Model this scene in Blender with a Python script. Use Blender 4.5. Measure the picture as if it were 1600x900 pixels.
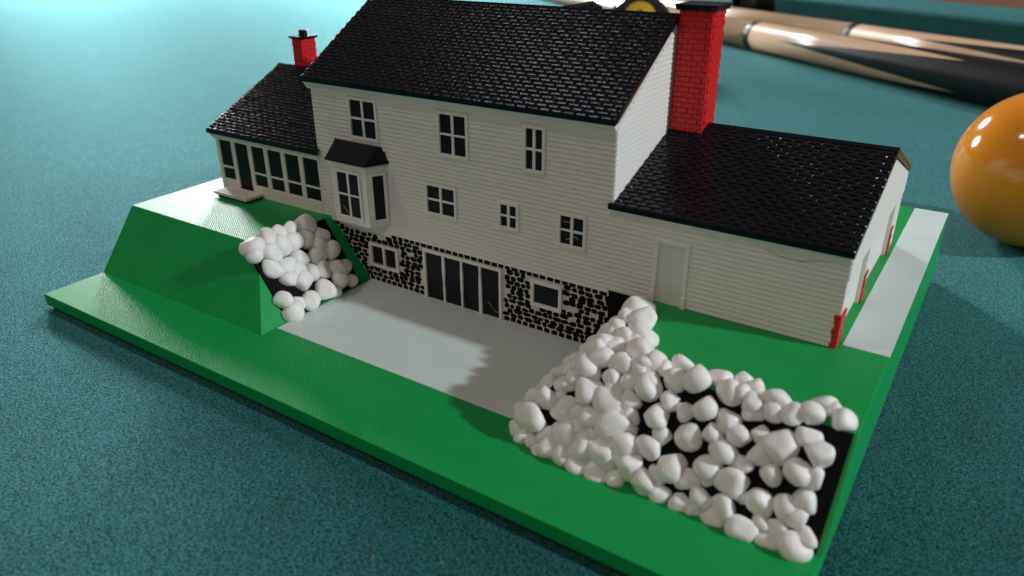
import bpy, bmesh, math, random
from mathutils import Vector, Matrix
random.seed(7)
MM = 0.001
S = bpy.context.scene
for o in list(bpy.data.objects): bpy.data.objects.remove(o)
C = S.collection

# ---------------------------------------------------------------- camera
cam_d = bpy.data.cameras.new('camera'); cam = bpy.data.objects.new('camera', cam_d); C.objects.link(cam)
YAW, PITCH, ROLL = -0.58574845, 0.45131844, -0.00585398
fw = Vector((math.sin(YAW)*math.cos(PITCH), math.cos(YAW)*math.cos(PITCH), -math.sin(PITCH)))
rt = fw.cross(Vector((0, 0, 1))).normalized(); up = rt.cross(fw)
r2 = rt*math.cos(ROLL) + up*math.sin(ROLL); u2 = -rt*math.sin(ROLL) + up*math.cos(ROLL)
CAM = Vector((245.005, -163.582, 106.670))
cam.matrix_world = Matrix(((r2.x, u2.x, -fw.x, CAM.x*MM), (r2.y, u2.y, -fw.y, CAM.y*MM), (r2.z, u2.z, -fw.z, CAM.z*MM), (0, 0, 0, 1)))
cam_d.sensor_width = 36; cam_d.lens = 36*0.741; cam_d.clip_start = 0.005; cam_d.clip_end = 20
cam_d.dof.use_dof = True; cam_d.dof.focus_distance = 0.218; cam_d.dof.aperture_fstop = 17.0
S.camera = cam

# ---------------------------------------------------------------- light of the room
W = bpy.data.worlds.new('World'); S.world = W; W.use_nodes = True
bg = W.node_tree.nodes['Background']; bg.inputs[0].default_value = (1.0, 0.80, 0.70, 1); bg.inputs[1].default_value = 0.10
def area(name, loc, target, size, energy, color, shape='DISK', size_y=None):
    d = bpy.data.lights.new(name, 'AREA'); d.shape = shape; d.size = size
    if size_y: d.size_y = size_y
    d.energy = energy; d.color = color
    o = bpy.data.objects.new(name, d); C.objects.link(o); o.location = loc
    o.rotation_euler = (Vector(target) - Vector(loc)).to_track_quat('-Z', 'Y').to_euler()
    return o
area('window_light', (-1.45, 1.72, 0.84), (0.0, 0.1, 0.0), 0.34, 41.0, (0.93, 0.98, 1.0))
area('side_window_light', (-2.25, 1.15, 0.62), (0.0, 0.0, 0.0), 0.42, 28.0, (0.95, 0.98, 1.0))
area('table_lamp', (1.17, 0.20, 0.62), (0.13, -0.01, 0.01), 0.05, 9.4, (0.90, 0.97, 1.0))
area('ceiling_lamp', (-0.49, -0.39, 1.13), (0.15, 0.0, 0.06), 0.05, 1.7, (1.0, 0.95, 0.9))
area('room_light', (0.35, -2.1, 1.25), (0.12, 0.0, 0.02), 1.8, 6.7, (1.0, 0.79, 0.66), 'RECTANGLE', 1.1)
S.view_settings.view_transform = 'Standard'; S.view_settings.look = 'None'; S.view_settings.exposure = 0.0; S.view_settings.gamma = 1.0
S.view_settings.use_curve_mapping = False
S.render.engine = 'CYCLES'

# ---------------------------------------------------------------- materials
def newmat(name):
    m = bpy.data.materials.new(name); m.use_nodes = True
    return m, m.node_tree.nodes, m.node_tree.links, m.node_tree.nodes['Principled BSDF']
def node(N, t, **kw):
    n = N.new(t)
    for k, v in kw.items():
        if k.startswith('i_'): n.inputs[k[2:]].default_value = v
        else: setattr(n, k, v)
    return n
def plastic(name, col, rough=0.4, lines=None, sss=0.0, spec=0.5, vary=0.06, lump=0.02, line_h=0.10):
    """printed plastic: faint tone variation, optional diagonal fill lines on flat tops, fine unevenness"""
    m, N, L, b = newmat(name)
    tc = node(N, 'ShaderNodeTexCoord')
    geo = node(N, 'ShaderNodeNewGeometry')
    no = node(N, 'ShaderNodeTexNoise', i_Scale=90.0, i_Detail=4.0)
    L.new(geo.outputs['Position'], no.inputs['Vector'])
    mx = node(N, 'ShaderNodeMix', data_type='RGBA')
    mx.inputs[6].default_value = tuple(c*(1-vary) for c in col) + (1,)
    mx.inputs[7].default_value = tuple(min(1, c*(1+vary)) for c in col) + (1,)
    L.new(no.outputs[0], mx.inputs[0]); L.new(mx.outputs[2], b.inputs['Base Color'])
    b.inputs['Roughness'].default_value = rough; b.inputs['Specular IOR Level'].default_value = spec
    if sss:
        b.inputs['Subsurface Weight'].default_value = sss
        b.inputs['Subsurface Radius'].default_value = (0.0016, 0.0012, 0.0009)
        b.inputs['Subsurface Scale'].default_value = 1.0
    fine = node(N, 'ShaderNodeTexNoise', i_Scale=700.0, i_Detail=3.0)
    L.new(geo.outputs['Position'], fine.inputs['Vector'])
    bp = node(N, 'ShaderNodeBump', i_Strength=1.0, i_Distance=lump*MM)
    L.new(fine.outputs[0], bp.inputs['Height'])
    out = bp
    if lines:
        sep = node(N, 'ShaderNodeSeparateXYZ'); L.new(geo.outputs['Position'], sep.inputs[0])
        if lines == 'diag':
            ad = node(N, 'ShaderNodeMath', operation='ADD'); L.new(sep.outputs[0], ad.inputs[0]); L.new(sep.outputs[1], ad.inputs[1])
            mul = node(N, 'ShaderNodeMath', operation='MULTIPLY'); mul.inputs[1].default_value = 2*math.pi/(0.85*MM); L.new(ad.outputs[0], mul.inputs[0])
        else:
            mul = node(N, 'ShaderNodeMath', operation='MULTIPLY'); mul.inputs[1].default_value = 2*math.pi/(0.2*MM); L.new(sep.outputs[2], mul.inputs[0])
        sn = node(N, 'ShaderNodeMath', operation='COSINE'); L.new(mul.outputs[0], sn.inputs[0])
        # printed fill lines: tilt the normal to and fro across the lines, on flat tops only
        sz = node(N, 'ShaderNodeSeparateXYZ'); L.new(geo.outputs['True Normal'], sz.inputs[0])
        g = node(N, 'ShaderNodeMath', operation='GREATER_THAN'); g.inputs[1].default_value = 0.95; L.new(sz.outputs[2], g.inputs[0])
        am = node(N, 'ShaderNodeMath', operation='MULTIPLY'); L.new(sn.outputs[0], am.inputs[0]); L.new(g.outputs[0], am.inputs[1])
        sv = node(N, 'ShaderNodeVectorMath', operation='SCALE'); sv.inputs[0].default_value = (0.7071*line_h, 0.7071*line_h, 0); L.new(am.outputs[0], sv.inputs['Scale'])
        av = node(N, 'ShaderNodeVectorMath', operation='ADD'); L.new(bp.outputs[0], av.inputs[0]); L.new(sv.outputs[0], av.inputs[1])
        nv = node(N, 'ShaderNodeVectorMath', operation='NORMALIZE'); L.new(av.outputs[0], nv.inputs[0])
        out = nv
    L.new(out.outputs[0], b.inputs['Normal'])
    return m
WHITE = plastic('white_plastic', (0.80, 0.77, 0.72), 0.45, None, 0.15)
TRIM = plastic('white_trim_plastic', (0.82, 0.79, 0.75), 0.42, None, 0.10)
ROCKM = plastic('white_rock_plastic', (0.88, 0.865, 0.85), 0.5, None, 0.5, lump=0.05)
GREEN = plastic('green_plastic', (0.001, 0.33, 0.075), 0.42, 'diag', 0.0, line_h=0.40, spec=0.36, lump=0.002)
GREY = plastic('grey_plastic', (0.60, 0.69, 0.67), 0.55, None, 0.0, lump=0.015)
BLACK = plastic('black_plastic', (0.004, 0.004, 0.007), 0.25, None, 0.0, lump=0.12, spec=0.36)
MATTE = plastic('matte_black_plastic', (0.003, 0.003, 0.004), 0.6, None, 0.0, lump=0.05, spec=0.10)
BLACK.node_tree.nodes['Principled BSDF'].inputs['Specular Tint'].default_value = (0.75, 0.85, 1.0, 1)
PANE = plastic('black_pane_plastic', (0.006, 0.007, 0.012), 0.45, None, 0.0, lump=0.03, spec=0.25)
RED = plastic('red_plastic', (0.62, 0.008, 0.014), 0.42, None, 0.1, lump=0.05)

# ---------------------------------------------------------------- mesh helpers (all lengths in millimetres)
def mesh(name, V, F, smooth=False):
    me = bpy.data.meshes.new(name)
    me.from_pydata([(v[0]*MM, v[1]*MM, v[2]*MM) for v in V], [], F)
    bm = bmesh.new(); bm.from_mesh(me); bmesh.ops.recalc_face_normals(bm, faces=bm.faces); bm.to_mesh(me); bm.free()
    if smooth:
        for p in me.polygons: p.use_smooth = True
    return me
def link(name, me, mat, parent=None, loc=None, mtx=None):
    o = bpy.data.objects.new(name, me); C.objects.link(o)
    if mat is not None and len(me.materials) == 0: me.materials.append(mat)
    if parent: o.parent = parent
    if mtx is not None: o.matrix_local = mtx
    elif loc: o.location = [c*MM for c in loc]
    return o
class MB:
    def __init__(s): s.V, s.F = [], []
    def add(s, V, F):
        k = len(s.V); s.V += [tuple(v) for v in V]; s.F += [tuple(i+k for i in f) for f in F]; return s
    def box(s, x0, x1, y0, y1, z0, z1):
        return s.add([(x0,y0,z0),(x1,y0,z0),(x1,y1,z0),(x0,y1,z0),(x0,y0,z1),(x1,y0,z1),(x1,y1,z1),(x0,y1,z1)],
                     [(3,2,1,0),(4,5,6,7),(0,1,5,4),(1,2,6,5),(2,3,7,6),(3,0,4,7)])
    def prism(s, A, B):
        n = len(A)
        return s.add(list(A)+list(B), [tuple(range(n))[::-1], tuple(range(n, 2*n))] + [(i, (i+1) % n, n+(i+1) % n, n+i) for i in range(n)])
    def build(s, name, mat, parent=None, bevel=0, smooth=False, seg=2):
        o = link(name, mesh(name, s.V, s.F, smooth), mat, parent)
        if bevel:
            m = o.modifiers.new('bevel', 'BEVEL'); m.width = bevel*MM; m.segments = seg; m.limit_method = 'ANGLE'; m.angle_limit = 0.5
        return o
def empty(name, loc, parent=None):
    o = bpy.data.objects.new(name, None); C.objects.link(o); o.location = [c*MM for c in loc]; o.empty_display_size = 0.01
    if parent: o.parent = parent
    return o
def tag(o, label, cat, group=None):
    o['label'] = label; o['category'] = cat
    if group: o['group'] = group
    return o

RIGHT=[(191.3,-30.9,20.0,1.72,1.0),(193.3,-29.5,20.2,1.97,1.0),(195.6,-30.0,20.1,1.71,1.0),(197.9,-26.7,20.3,2.2,1.25),(198.7,-31.8,19.2,2.3,1.0),(203.0,-30.8,20.5,2.68,1.05),(207.3,-28.3,20.3,2.34,1.38),(210.5,-31.2,20.1,2.43,1.1),(211.3,-25.2,20.1,1.82,1.2),(214.1,-26.5,20.2,1.87,1.11),(212.2,-30.9,20.2,2.0,1.07),(215.1,-31.5,19.5,2.19,1.0),(215.9,-32.6,17.9,2.04,1.0),(219.0,-29.8,20.5,2.62,1.46),(219.3,-31.8,19.0,2.06,1.45),(223.3,-31.5,19.6,2.26,0.96),(226.0,-30.5,20.3,2.2,1.0),(227.0,-25.6,20.2,2.06,1.71),(229.1,-26.2,20.0,1.56,1.0),(231.6,-29.3,20.3,2.22,1.04),(206.6,-34.0,16.3,2.45,0.91),(203.0,-35.1,14.7,2.19,0.94),(198.9,-34.4,15.6,2.19,1.19),(193.9,-33.8,16.7,2.53,0.75),(197.8,-37.1,12.5,2.82,1.03),(199.5,-38.7,9.8,2.14,1.0),(198.1,-40.9,7.3,2.69,0.95),(205.1,-38.0,11.1,2.61,0.74),(209.5,-36.7,12.6,2.37,0.87),(211.5,-34.6,15.5,2.43,1.38),(214.5,-35.9,13.6,2.23,1.04),(212.5,-38.5,10.5,2.6,1.3),(216.2,-38.9,9.6,2.11,1.38),(218.3,-34.8,15.0,1.86,1.18),(222.4,-35.8,14.6,3.42,1.07),(219.4,-37.1,12.2,2.34,1.1),(222.2,-38.8,9.9,2.38,1.16),(226.6,-33.4,17.0,2.18,1.22),(229.6,-35.0,15.2,2.74,1.05),(226.7,-37.8,11.5,2.63,0.74),(229.5,-37.8,11.1,2.31,0.95),(203.8,-42.3,5.8,3.15,1.08),(201.6,-43.4,3.5,2.12,1.0),(207.2,-42.9,4.5,2.48,1.25),(210.9,-40.8,7.3,2.47,1.44),(211.2,-41.7,5.5,1.71,1.14),(216.2,-41.7,6.4,3.02,1.08),(218.8,-42.2,4.8,1.56,1.0),(199.4,-45.6,0.7,2.24,0.9),(203.0,-45.7,0.5,2.1,1.0),(207.3,-45.8,0.5,2.3,1.0),(210.6,-44.3,2.4,2.28,1.0),(210.4,-45.7,0.2,1.71,1.14),(213.9,-46.2,-0.1,2.3,1.62),(215.7,-44.3,2.6,2.62,1.13),(220.2,-46.1,0.5,2.95,1.25),(222.0,-42.4,5.1,2.53,1.09),(222.8,-44.3,2.1,1.83,1.43),(226.6,-42.2,5.5,2.59,1.18),(229.3,-40.5,7.5,2.3,1.06),(228.9,-42.5,4.9,2.25,1.1),(226.0,-44.4,2.1,1.94,1.25),(225.1,-46.1,-0.1,2.17,1.0),(229.6,-45.9,0.7,2.88,1.08),(231.4,-44.2,2.5,2.12,0.82),(179.5,-8.6,20.7,2.78,1.6),(182.7,-13.4,20.5,2.7,1.19),(178.8,-13.8,20.4,1.8,1.14),(179.1,-18.7,20.2,1.76,1.14),(178.9,-22.6,20.1,1.5,1.17),(186.1,-20.6,20.4,2.38,1.33),(183.3,-23.3,20.3,2.16,1.11),(182.5,-26.8,20.1,1.79,1.29),(180.3,-27.3,20.2,1.92,1.12),(179.2,-30.0,20.2,1.68,1.14),(189.3,-27.6,20.4,2.46,1.56),(192.6,-28.7,20.2,2.05,0.9),(181.5,-32.0,18.8,2.1,1.11),(186.6,-31.9,18.9,2.0,1.71),(178.8,-33.6,16.6,2.11,1.11),(176.7,-33.6,16.5,1.9,1.12),(176.6,-35.1,14.6,1.9,1.12),(184.9,-34.0,16.1,1.92,1.57),(189.0,-33.5,16.5,1.62,1.14),(190.2,-31.5,19.4,1.93,1.25),(193.8,-33.5,16.9,2.34,1.0),(175.2,-36.6,12.5,1.92,1.26),(180.7,-36.8,12.8,2.74,1.27),(186.9,-37.0,12.5,2.81,1.0),(190.8,-35.9,13.4,1.87,1.32),(174.7,-37.9,10.4,1.23,1.2),(172.0,-39.5,9.0,2.42,0.8),(177.1,-40.1,8.2,2.44,1.2),(183.8,-39.7,8.7,2.39,1.2),(180.9,-41.3,6.2,1.88,1.26),(170.0,-43.0,4.8,3.12,1.03),(175.0,-43.8,2.9,2.07,0.94),(171.3,-45.1,0.8,1.46,1.17),(174.3,-46.0,-0.1,1.73,1.17),(179.4,-43.1,4.3,2.53,0.92),(176.9,-42.3,4.4,1.22,1.2),(185.1,-41.8,5.5,1.84,0.89),(189.7,-39.8,9.0,3.08,0.81),(191.0,-41.2,6.7,2.45,1.09),(191.2,-38.4,10.3,2.14,1.0),(178.2,-45.3,0.8,1.77,1.0),(180.5,-45.6,0.4,1.74,1.29),(186.8,-43.9,3.1,2.5,1.67),(191.9,-42.8,4.5,2.32,1.2),(180.6,-39.3,8.9,1.76,1.0),(186.8,-40.5,7.2,1.73,1.0),(180.2,-34.3,15.4,1.66,1.14),(186.5,-35.1,14.4,1.73,1.29),(185.9,-24.5,20.1,1.68,1.14),(185.3,-38.0,10.4,1.63,1.14),(182.4,-43.0,3.8,1.75,1.0),(188.6,-42.0,5.2,1.72,1.0),(183.1,-17.4,20.1,1.62,1.33),(176.6,-45.4,1.0,2.28,1.0),(180.1,-45.7,0.6,2.25,1.0),(184.2,-45.9,0.3,2.23,1.0),(189.0,-46.1,-0.0,2.19,1.0),(192.6,-45.7,0.4,1.9,1.0),(184.5,-43.9,3.4,2.78,1.0),(188.9,-43.4,4.1,3.02,1.0),(195.2,-43.9,3.7,3.23,1.0),(192.3,-41.4,6.7,2.72,1.0),(198.8,-45.1,1.7,2.66,1.0),(180.4,-43.6,3.2,1.97,1.0)]
LEFT=[(65.9,-12.3,20.4,3.16,1.33),(66.0,-19.1,20.1,2.96,1.22),(66.3,-32.3,20.0,3.41,1.18),(65.9,-26.5,20.3,3.18,1.2),(65.6,-23.2,20.4,2.63,1.25),(67.1,-34.0,18.3,2.55,1.0),(68.3,-29.1,17.4,3.46,1.0),(67.7,-24.7,18.2,3.51,1.0),(68.1,-20.0,17.3,2.97,1.0),(68.4,-15.6,16.8,2.8,1.07),(69.0,-9.4,16.2,2.95,1.31),(70.6,-12.8,14.1,2.88,1.11),(72.6,-9.0,11.5,2.96,0.76),(71.0,-30.7,13.6,3.01,1.1),(72.1,-26.6,12.3,3.19,1.2),(71.8,-21.3,12.5,2.85,0.76),(72.7,-15.3,11.5,3.17,0.91),(75.5,-24.0,8.0,3.22,0.83),(74.2,-27.9,9.2,2.65,0.69),(73.3,-24.3,10.5,2.78,1.11),(74.9,-19.4,8.3,2.68,1.0),(75.2,-16.2,8.1,3.01,1.0),(76.2,-10.7,7.0,3.21,0.91),(76.2,-6.8,6.5,2.32,0.88),(78.4,-12.0,4.0,2.84,0.94),(79.1,-7.8,2.5,2.01,0.86),(79.2,-18.7,3.2,3.21,1.25),(79.8,-15.9,1.5,1.96,0.86),(77.5,-33.0,5.1,2.8,0.96),(79.9,-32.4,2.0,2.97,1.33),(78.7,-29.2,3.2,2.31,1.0),(79.7,-24.9,2.3,2.82,1.31)]
# ---------------------------------------------------------------- the table
ZF = -4.7                                     # cloth level
def felt_material():
    m, N, L, b = newmat('table_cloth')
    geo = node(N, 'ShaderNodeNewGeometry')
    rot = node(N, 'ShaderNodeMapping'); rot.inputs['Rotation'].default_value = (0, 0, 0.62)
    L.new(geo.outputs['Position'], rot.inputs['Vector'])
    st = node(N, 'ShaderNodeMapping'); st.inputs['Scale'].default_value = (1.0, 0.7, 1.0)
    L.new(rot.outputs[0], st.inputs['Vector'])
    n1 = node(N, 'ShaderNodeTexNoise', i_Scale=2500.0, i_Detail=3.0, i_Roughness=0.65); L.new(st.outputs[0], n1.inputs['Vector'])
    n2 = node(N, 'ShaderNodeTexNoise', i_Scale=45.0, i_Detail=5.0, i_Roughness=0.6); L.new(geo.outputs['Position'], n2.inputs['Vector'])
    n3 = node(N, 'ShaderNodeTexNoise', i_Scale=520.0, i_Detail=2.0); L.new(geo.outputs['Position'], n3.inputs['Vector'])
    wv = node(N, 'ShaderNodeTexWave', i_Scale=330.0, i_Distortion=3.5, i_Detail=2.0); wv.inputs['Detail Scale'].default_value = 2.0
    L.new(rot.outputs[0], wv.inputs['Vector'])
    r1 = node(N, 'ShaderNodeValToRGB'); e = r1.color_ramp.elements
    e[0].position = 0.40; e[0].color = (0.0006, 0.012, 0.013, 1); e[1].position = 0.62; e[1].color = (0.015, 0.185, 0.184, 1)
    L.new(n1.outputs[0], r1.inputs[0])
    r2_ = node(N, 'ShaderNodeValToRGB'); e = r2_.color_ramp.elements
    e[0].position = 0.32; e[0].color = (0.82, 0.82, 0.82, 1); e[1].position = 0.70; e[1].color = (1.14, 1.12, 1.10, 1)
    L.new(n2.outputs[0], r2_.inputs[0])
    mu = node(N, 'ShaderNodeMix', data_type='RGBA', blend_type='MULTIPLY'); mu.inputs[0].default_value = 1.0
    L.new(r1.outputs[0], mu.inputs[6]); L.new(r2_.outputs[0], mu.inputs[7])
    L.new(mu.outputs[2], b.inputs['Base Color'])
    b.inputs['Roughness'].default_value = 0.9; b.inputs['Specular IOR Level'].default_value = 0.1
    b.inputs['Sheen Weight'].default_value = 0.10; b.inputs['Sheen Roughness'].default_value = 0.5; b.inputs['Sheen Tint'].default_value = (0.2, 0.8, 0.85, 1)
    gl = node(N, 'ShaderNodeBsdfGlossy', distribution='GGX'); gl.inputs['Color'].default_value = (0.36, 0.88, 0.95, 1); gl.inputs['Roughness'].default_value = 0.56
    mixs = node(N, 'ShaderNodeMixShader'); lw = node(N, 'ShaderNodeLayerWeight', i_Blend=0.35)
    rmp = node(N, 'ShaderNodeMapRange'); rmp.inputs[1].default_value = 0.25; rmp.inputs[2].default_value = 0.92; rmp.inputs[3].default_value = 0.055; rmp.inputs[4].default_value = 0.285
    L.new(lw.outputs['Facing'], rmp.inputs[0]); fm = node(N, 'ShaderNodeMapRange'); fm.inputs[1].default_value = 0.38; fm.inputs[2].default_value = 0.64; fm.inputs[3].default_value = 0.35; fm.inputs[4].default_value = 1.7; L.new(n1.outputs[0], fm.inputs[0])
    fx = node(N, 'ShaderNodeMath', operation='MULTIPLY'); L.new(rmp.outputs[0], fx.inputs[0]); L.new(fm.outputs[0], fx.inputs[1]); L.new(fx.outputs[0], mixs.inputs[0])
    L.new(b.outputs[0], mixs.inputs[1]); L.new(gl.outputs[0], mixs.inputs[2]); L.new(mixs.outputs[0], N['Material Output'].inputs['Surface'])
    a1 = node(N, 'ShaderNodeMath', operation='MULTIPLY_ADD'); a1.inputs[1].default_value = 0.08
    L.new(wv.outputs['Fac'], a1.inputs[0]); L.new(n1.outputs[0], a1.inputs[2])
    a2 = node(N, 'ShaderNodeMath', operation='MULTIPLY_ADD'); a2.inputs[1].default_value = 0.25
    L.new(n3.outputs[0], a2.inputs[0]); L.new(a1.outputs[0], a2.inputs[2])
    bp = node(N, 'ShaderNodeBump', i_Strength=1.0, i_Distance=0.9*MM); L.new(a2.outputs[0], bp.inputs['Height'])
    L.new(bp.outputs[0], b.inputs['Normal']); L.new(bp.outputs[0], gl.inputs['Normal'])
    return m
FELT = felt_material()
o = MB().box(-2600, 1500, -700, 2200, ZF-6, ZF).build('table_cloth', FELT); o['kind'] = 'structure'

cd = Vector((0.855, -0.518, 0)); cn = Vector((0.518, 0.855, 0)); c0 = Vector((74, 697, 0))
def cpt(s, t, z): v = c0 + cd*s + cn*t; return (v.x, v.y, z)
prof = [(8, ZF-1), (3, 14), (0, 27), (0.5, 29.5), (2.5, 31), (12, 33), (48, 35.5), (52, 34.5), (52, ZF-1)]
mb = MB(); n_s = 24
for i in range(n_s+1):
    s = -95 + i*(620/n_s)
    for (t, z) in prof:
        cut = max(0, 1 - (s+95)/30.0)
        mb.V.append(cpt(s + t*0.9*(1 if i == 0 else 0), t, z))
k = len(prof)
for i in range(n_s):
    for j in range(k): mb.F.append((i*k+j, i*k+(j+1) % k, (i+1)*k+(j+1) % k, (i+1)*k+j))
mb.F.append(tuple(range(k))); mb.F.append(tuple(range(n_s*k, n_s*k+k)))
o = mb.build('table_cushion', FELT, smooth=False); o['kind'] = 'structure'
def wood(name, col, rough=0.3, ax=(1, 0.05, 0.05)):
    m, N, L, b = newmat(name)
    tc = node(N, 'ShaderNodeTexCoord'); mp = node(N, 'ShaderNodeMapping'); mp.inputs['Scale'].default_value = ax
    L.new(tc.outputs['Object'], mp.inputs['Vector'])
    n = node(N, 'ShaderNodeTexNoise', i_Scale=900.0, i_Detail=4.0); L.new(mp.outputs[0], n.inputs['Vector'])
    mx = node(N, 'ShaderNodeMix', data_type='RGBA'); mx.inputs[6].default_value = tuple(c*0.82 for c in col)+(1,); mx.inputs[7].default_value = tuple(c*1.12 for c in col)+(1,)
    L.new(n.outputs[0], mx.inputs[0]); L.new(mx.outputs[2], b.inputs['Base Color'])
    b.inputs['Roughness'].default_value = rough; b.inputs['Coat Weight'].default_value = 0.22; b.inputs['Coat Roughness'].default_value = 0.15; b.inputs['Specular IOR Level'].default_value = 0.35
    return m, N, L, b, tc, mx
RAILW = wood('rail_wood', (0.22, 0.10, 0.05))[0]
mb = MB(); mb.prism([cpt(-150, 52.5, ZF), cpt(-150, 52.5, 36), cpt(-150, 140, 36), cpt(-150, 140, ZF)], [cpt(560, 52.5, ZF), cpt(560, 52.5, 36), cpt(560, 140, 36), cpt(560, 140, ZF)])
o = mb.build('table_rail', RAILW, bevel=3); o['kind'] = 'structure'
# corner pocket liner beyond the end of the cushion
PL = plastic('pocket_rubber', (0.012, 0.012, 0.013), 0.6)
mb = MB(); pc = c0 + cd*-128 + cn*38; m_ = 20
for ring, (rr, zz) in enumerate([(52, 34), (60, 36), (64, 33), (64, ZF), (52, ZF)]):
    for i in range(m_+1):
        a = math.pi*(-0.15 + 1.3*i/m_)
        v = pc + cd*(-math.cos(a)*rr) + cn*(math.sin(a)*rr*0.7); mb.V.append((v.x, v.y, zz))
for r_ in range(5):
    for i in range(m_):
        a, b_ = r_*(m_+1), ((r_+1) % 5)*(m_+1); mb.F.append((a+i, a+i+1, b_+i+1, b_+i))
o = mb.build('table_pocket', PL, smooth=True); o['kind'] = 'structure'

# ---------------------------------------------------------------- the printed model
OX, OY, OZ = 117.5, 22.8, ZF
model = empty('model_house', (OX, OY, OZ))
tag(model, 'white model house with black shingle roofs and red chimneys on a green board', 'model house')
def part(name, parent=None):                  # a part that only gathers sub-parts still gets its own mesh elsewhere
    return empty(name, (-OX, -OY, -OZ), model)
def top(o):                                   # world millimetre geometry -> child of the model
    o.parent = model; o.location = (-OX*MM, -OY*MM, -OZ*MM); return o

ZU = 19.4; BX, BY0, BY1 = 235.0, -64.9, 110.6
board = MB().box(0, BX, BY0, BY1, -3.8, 0)
bo = [(0, -45.0), (80, -45.0), (80, 3.0), (163.5, 3.0), (163.5, -45.0), (BX, -45.0), (BX, BY1), (0, BY1)]
tp = [(0, -29.8), (65, -29.8), (65, 3.0), (179, 3.0), (179, -30.7), (BX, -30.7), (BX, BY1), (0, BY1)]
def lerp(a, b, t): return tuple(p+(q-p)*t for p, q in zip(a, b))
lowr = [lerp(b, t, -0.02)+(-0.39,) for b, t in zip(bo, tp)]
board.prism(lowr, [t+(ZU,) for t in tp])
LAWN = top(board.build('lawn_board', GREEN, bevel=0.22))
top(MB().box(1.2, BX-1.2, BY0+1.4, BY1-1.2, ZF+0.02, -3.75).build('board_underside', BLACK))
top(MB().box(80.6, 165.4, -39.7, 0.5, -0.3, 0.10).build('patio', GREY, bevel=0.08))
top(MB().box(224.95, BX-0.05, 2.3, BY1-0.1, ZU-0.3, ZU+0.10).build('driveway', GREY, bevel=0.08))

# black plates on the slopes, with the rocks on them
def slab(P, n, th):
    n = Vector(n).normalized(); return [Vector(p)+n*th for p in P]
nL, nR, nF = (19.4, 0, 15), (-19.4, 0, 15.5), (0, -19.4, 14.3)
mb = MB(); P = [Vector((65.2, -34.6, 19.15)), Vector((79.8, -35.2, 0.2)), Vector((79.8, -4.6, 0.2)), Vector((65.2, -3.6, 19.15))]
mb.prism(slab(P, nL, -0.4), slab(P, nL, 0.7)); plateL = top(mb.build('rock_slope', MATTE, bevel=0.1))
plateL['label'] = 'small rock slope facing the patio with white rocks on black'
mb = MB(); P = [Vector((167.0, -44.9, 0.2)), Vector((233.7, -44.9, 0.2)), Vector((234.2, -30.9, 19.15)), Vector((179.2, -30.9, 19.15))]
mb.prism(slab(P, nF, -0.4), slab(P, nF, 0.55))
P = [Vector((163.6, -41.5, 0.2)), Vector((178.9, -30.6, 19.2)), Vector((178.9, 0.2, 19.2)), Vector((163.6, 0.2, 0.2))]
mb.prism(slab(P, nR, -0.4), slab(P, nR, 0.55)); h0, h1 = Vector((165.6, -42.9, 2.8)), Vector((179.0, -30.7, 19.1))
mb.prism([h0+Vector(d) for d in ((0.9, 0.9, -0.3), (-0.55, 0.5, 0.1), (-0.2, -0.2, 0.5), (0.5, -0.55, 0.1))], [h1+Vector(d) for d in ((0.9, 0.9, -0.3), (-0.55, 0.5, 0.1), (-0.2, -0.2, 0.5), (0.5, -0.55, 0.1))])
plateR = top(mb.build('rock_slope', MATTE, bevel=0.1))
plateR['label'] = 'large rock bank wrapping the lawn corner, white rocks on black'
def rock_mesh(seed, sub=3):
    rnd = random.Random(seed)
    bm = bmesh.new(); bmesh.ops.create_icosphere(bm, subdivisions=sub, radius=1.0)
    pl = []
    for i in range(8):
        v = Vector((rnd.gauss(0, 1), rnd.gauss(0, 1), rnd.gauss(0, 1))).normalized(); pl.append((v, rnd.uniform(0.74, 1.0)))
    for v in bm.verts:
        d = v.co.normalized(); s = 0.0
        acc = 1.22**-13
        for n, h in pl:
            c = d.dot(n)
            if c > 0.05: acc += (h/c)**-13
        v.co = d*(acc**(-1/13.0))
    me = bpy.data.meshes.new('rock'); 
    for f in bm.faces: f.smooth = True
    for v in bm.verts: v.co *= MM
    bm.to_mesh(me); bm.free(); me.materials.append(ROCKM); return me
ROCKS = [rock_mesh(100+i) for i in range(9)]
def put_rocks(lst, parent, seed):
    rnd = random.Random(seed)
    for (x, y, z, r, a) in lst:
        o = link('rock', ROCKS[rnd.randrange(9)], None, parent)
        sx = r*(a**0.3)*rnd.uniform(0.98, 1.12); sy = r*(a**-0.3)*rnd.uniform(0.95, 1.1)
        R = Matrix.Rotation(rnd.uniform(-0.5, 0.5), 4, 'Z') @ Matrix.Rotation(rnd.uniform(-0.4, 0.4), 4, 'X')
        o.matrix_local = Matrix.Translation((x*MM, y*MM, z*MM)) @ R @ Matrix.Diagonal((sx*1.02, sy*1.01, r*rnd.uniform(0.92, 1.06), 1)) @ Matrix.Rotation(rnd.uniform(0, 6.28), 4, 'Z') @ Matrix.Rotation(rnd.choice((0, 1.57, 3.14)), 4, 'X')
put_rocks(LEFT, plateL, 1); put_rocks([(x, y, z, r*(1.2 if 176 < x < 194 else 1.08 if x < 177 else 0.95), a) for x, y, z, r, a in RIGHT], plateR, 2)
rnd = random.Random(5); side = []
for j in range(5):
    for i in range(9):
        t = (j+0.5)/5.4; y = -43 + i*4.3 + (j % 2)*2 + rnd.uniform(-.6, .6)
        if y > -5 - (1-t)*2 or y < -43 + t*14: continue
        side.append((163.5+15.5*t+0.1, y, 19.4*t+0.7, rnd.uniform(1.9, 2.5), 1.0))
side += [(166.8, -43.4, 1.5, 2.1, 1.0), (168.9, -45.2, 0.9, 2.0, 1.0)]
put_rocks(side, plateR, 3)

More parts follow.
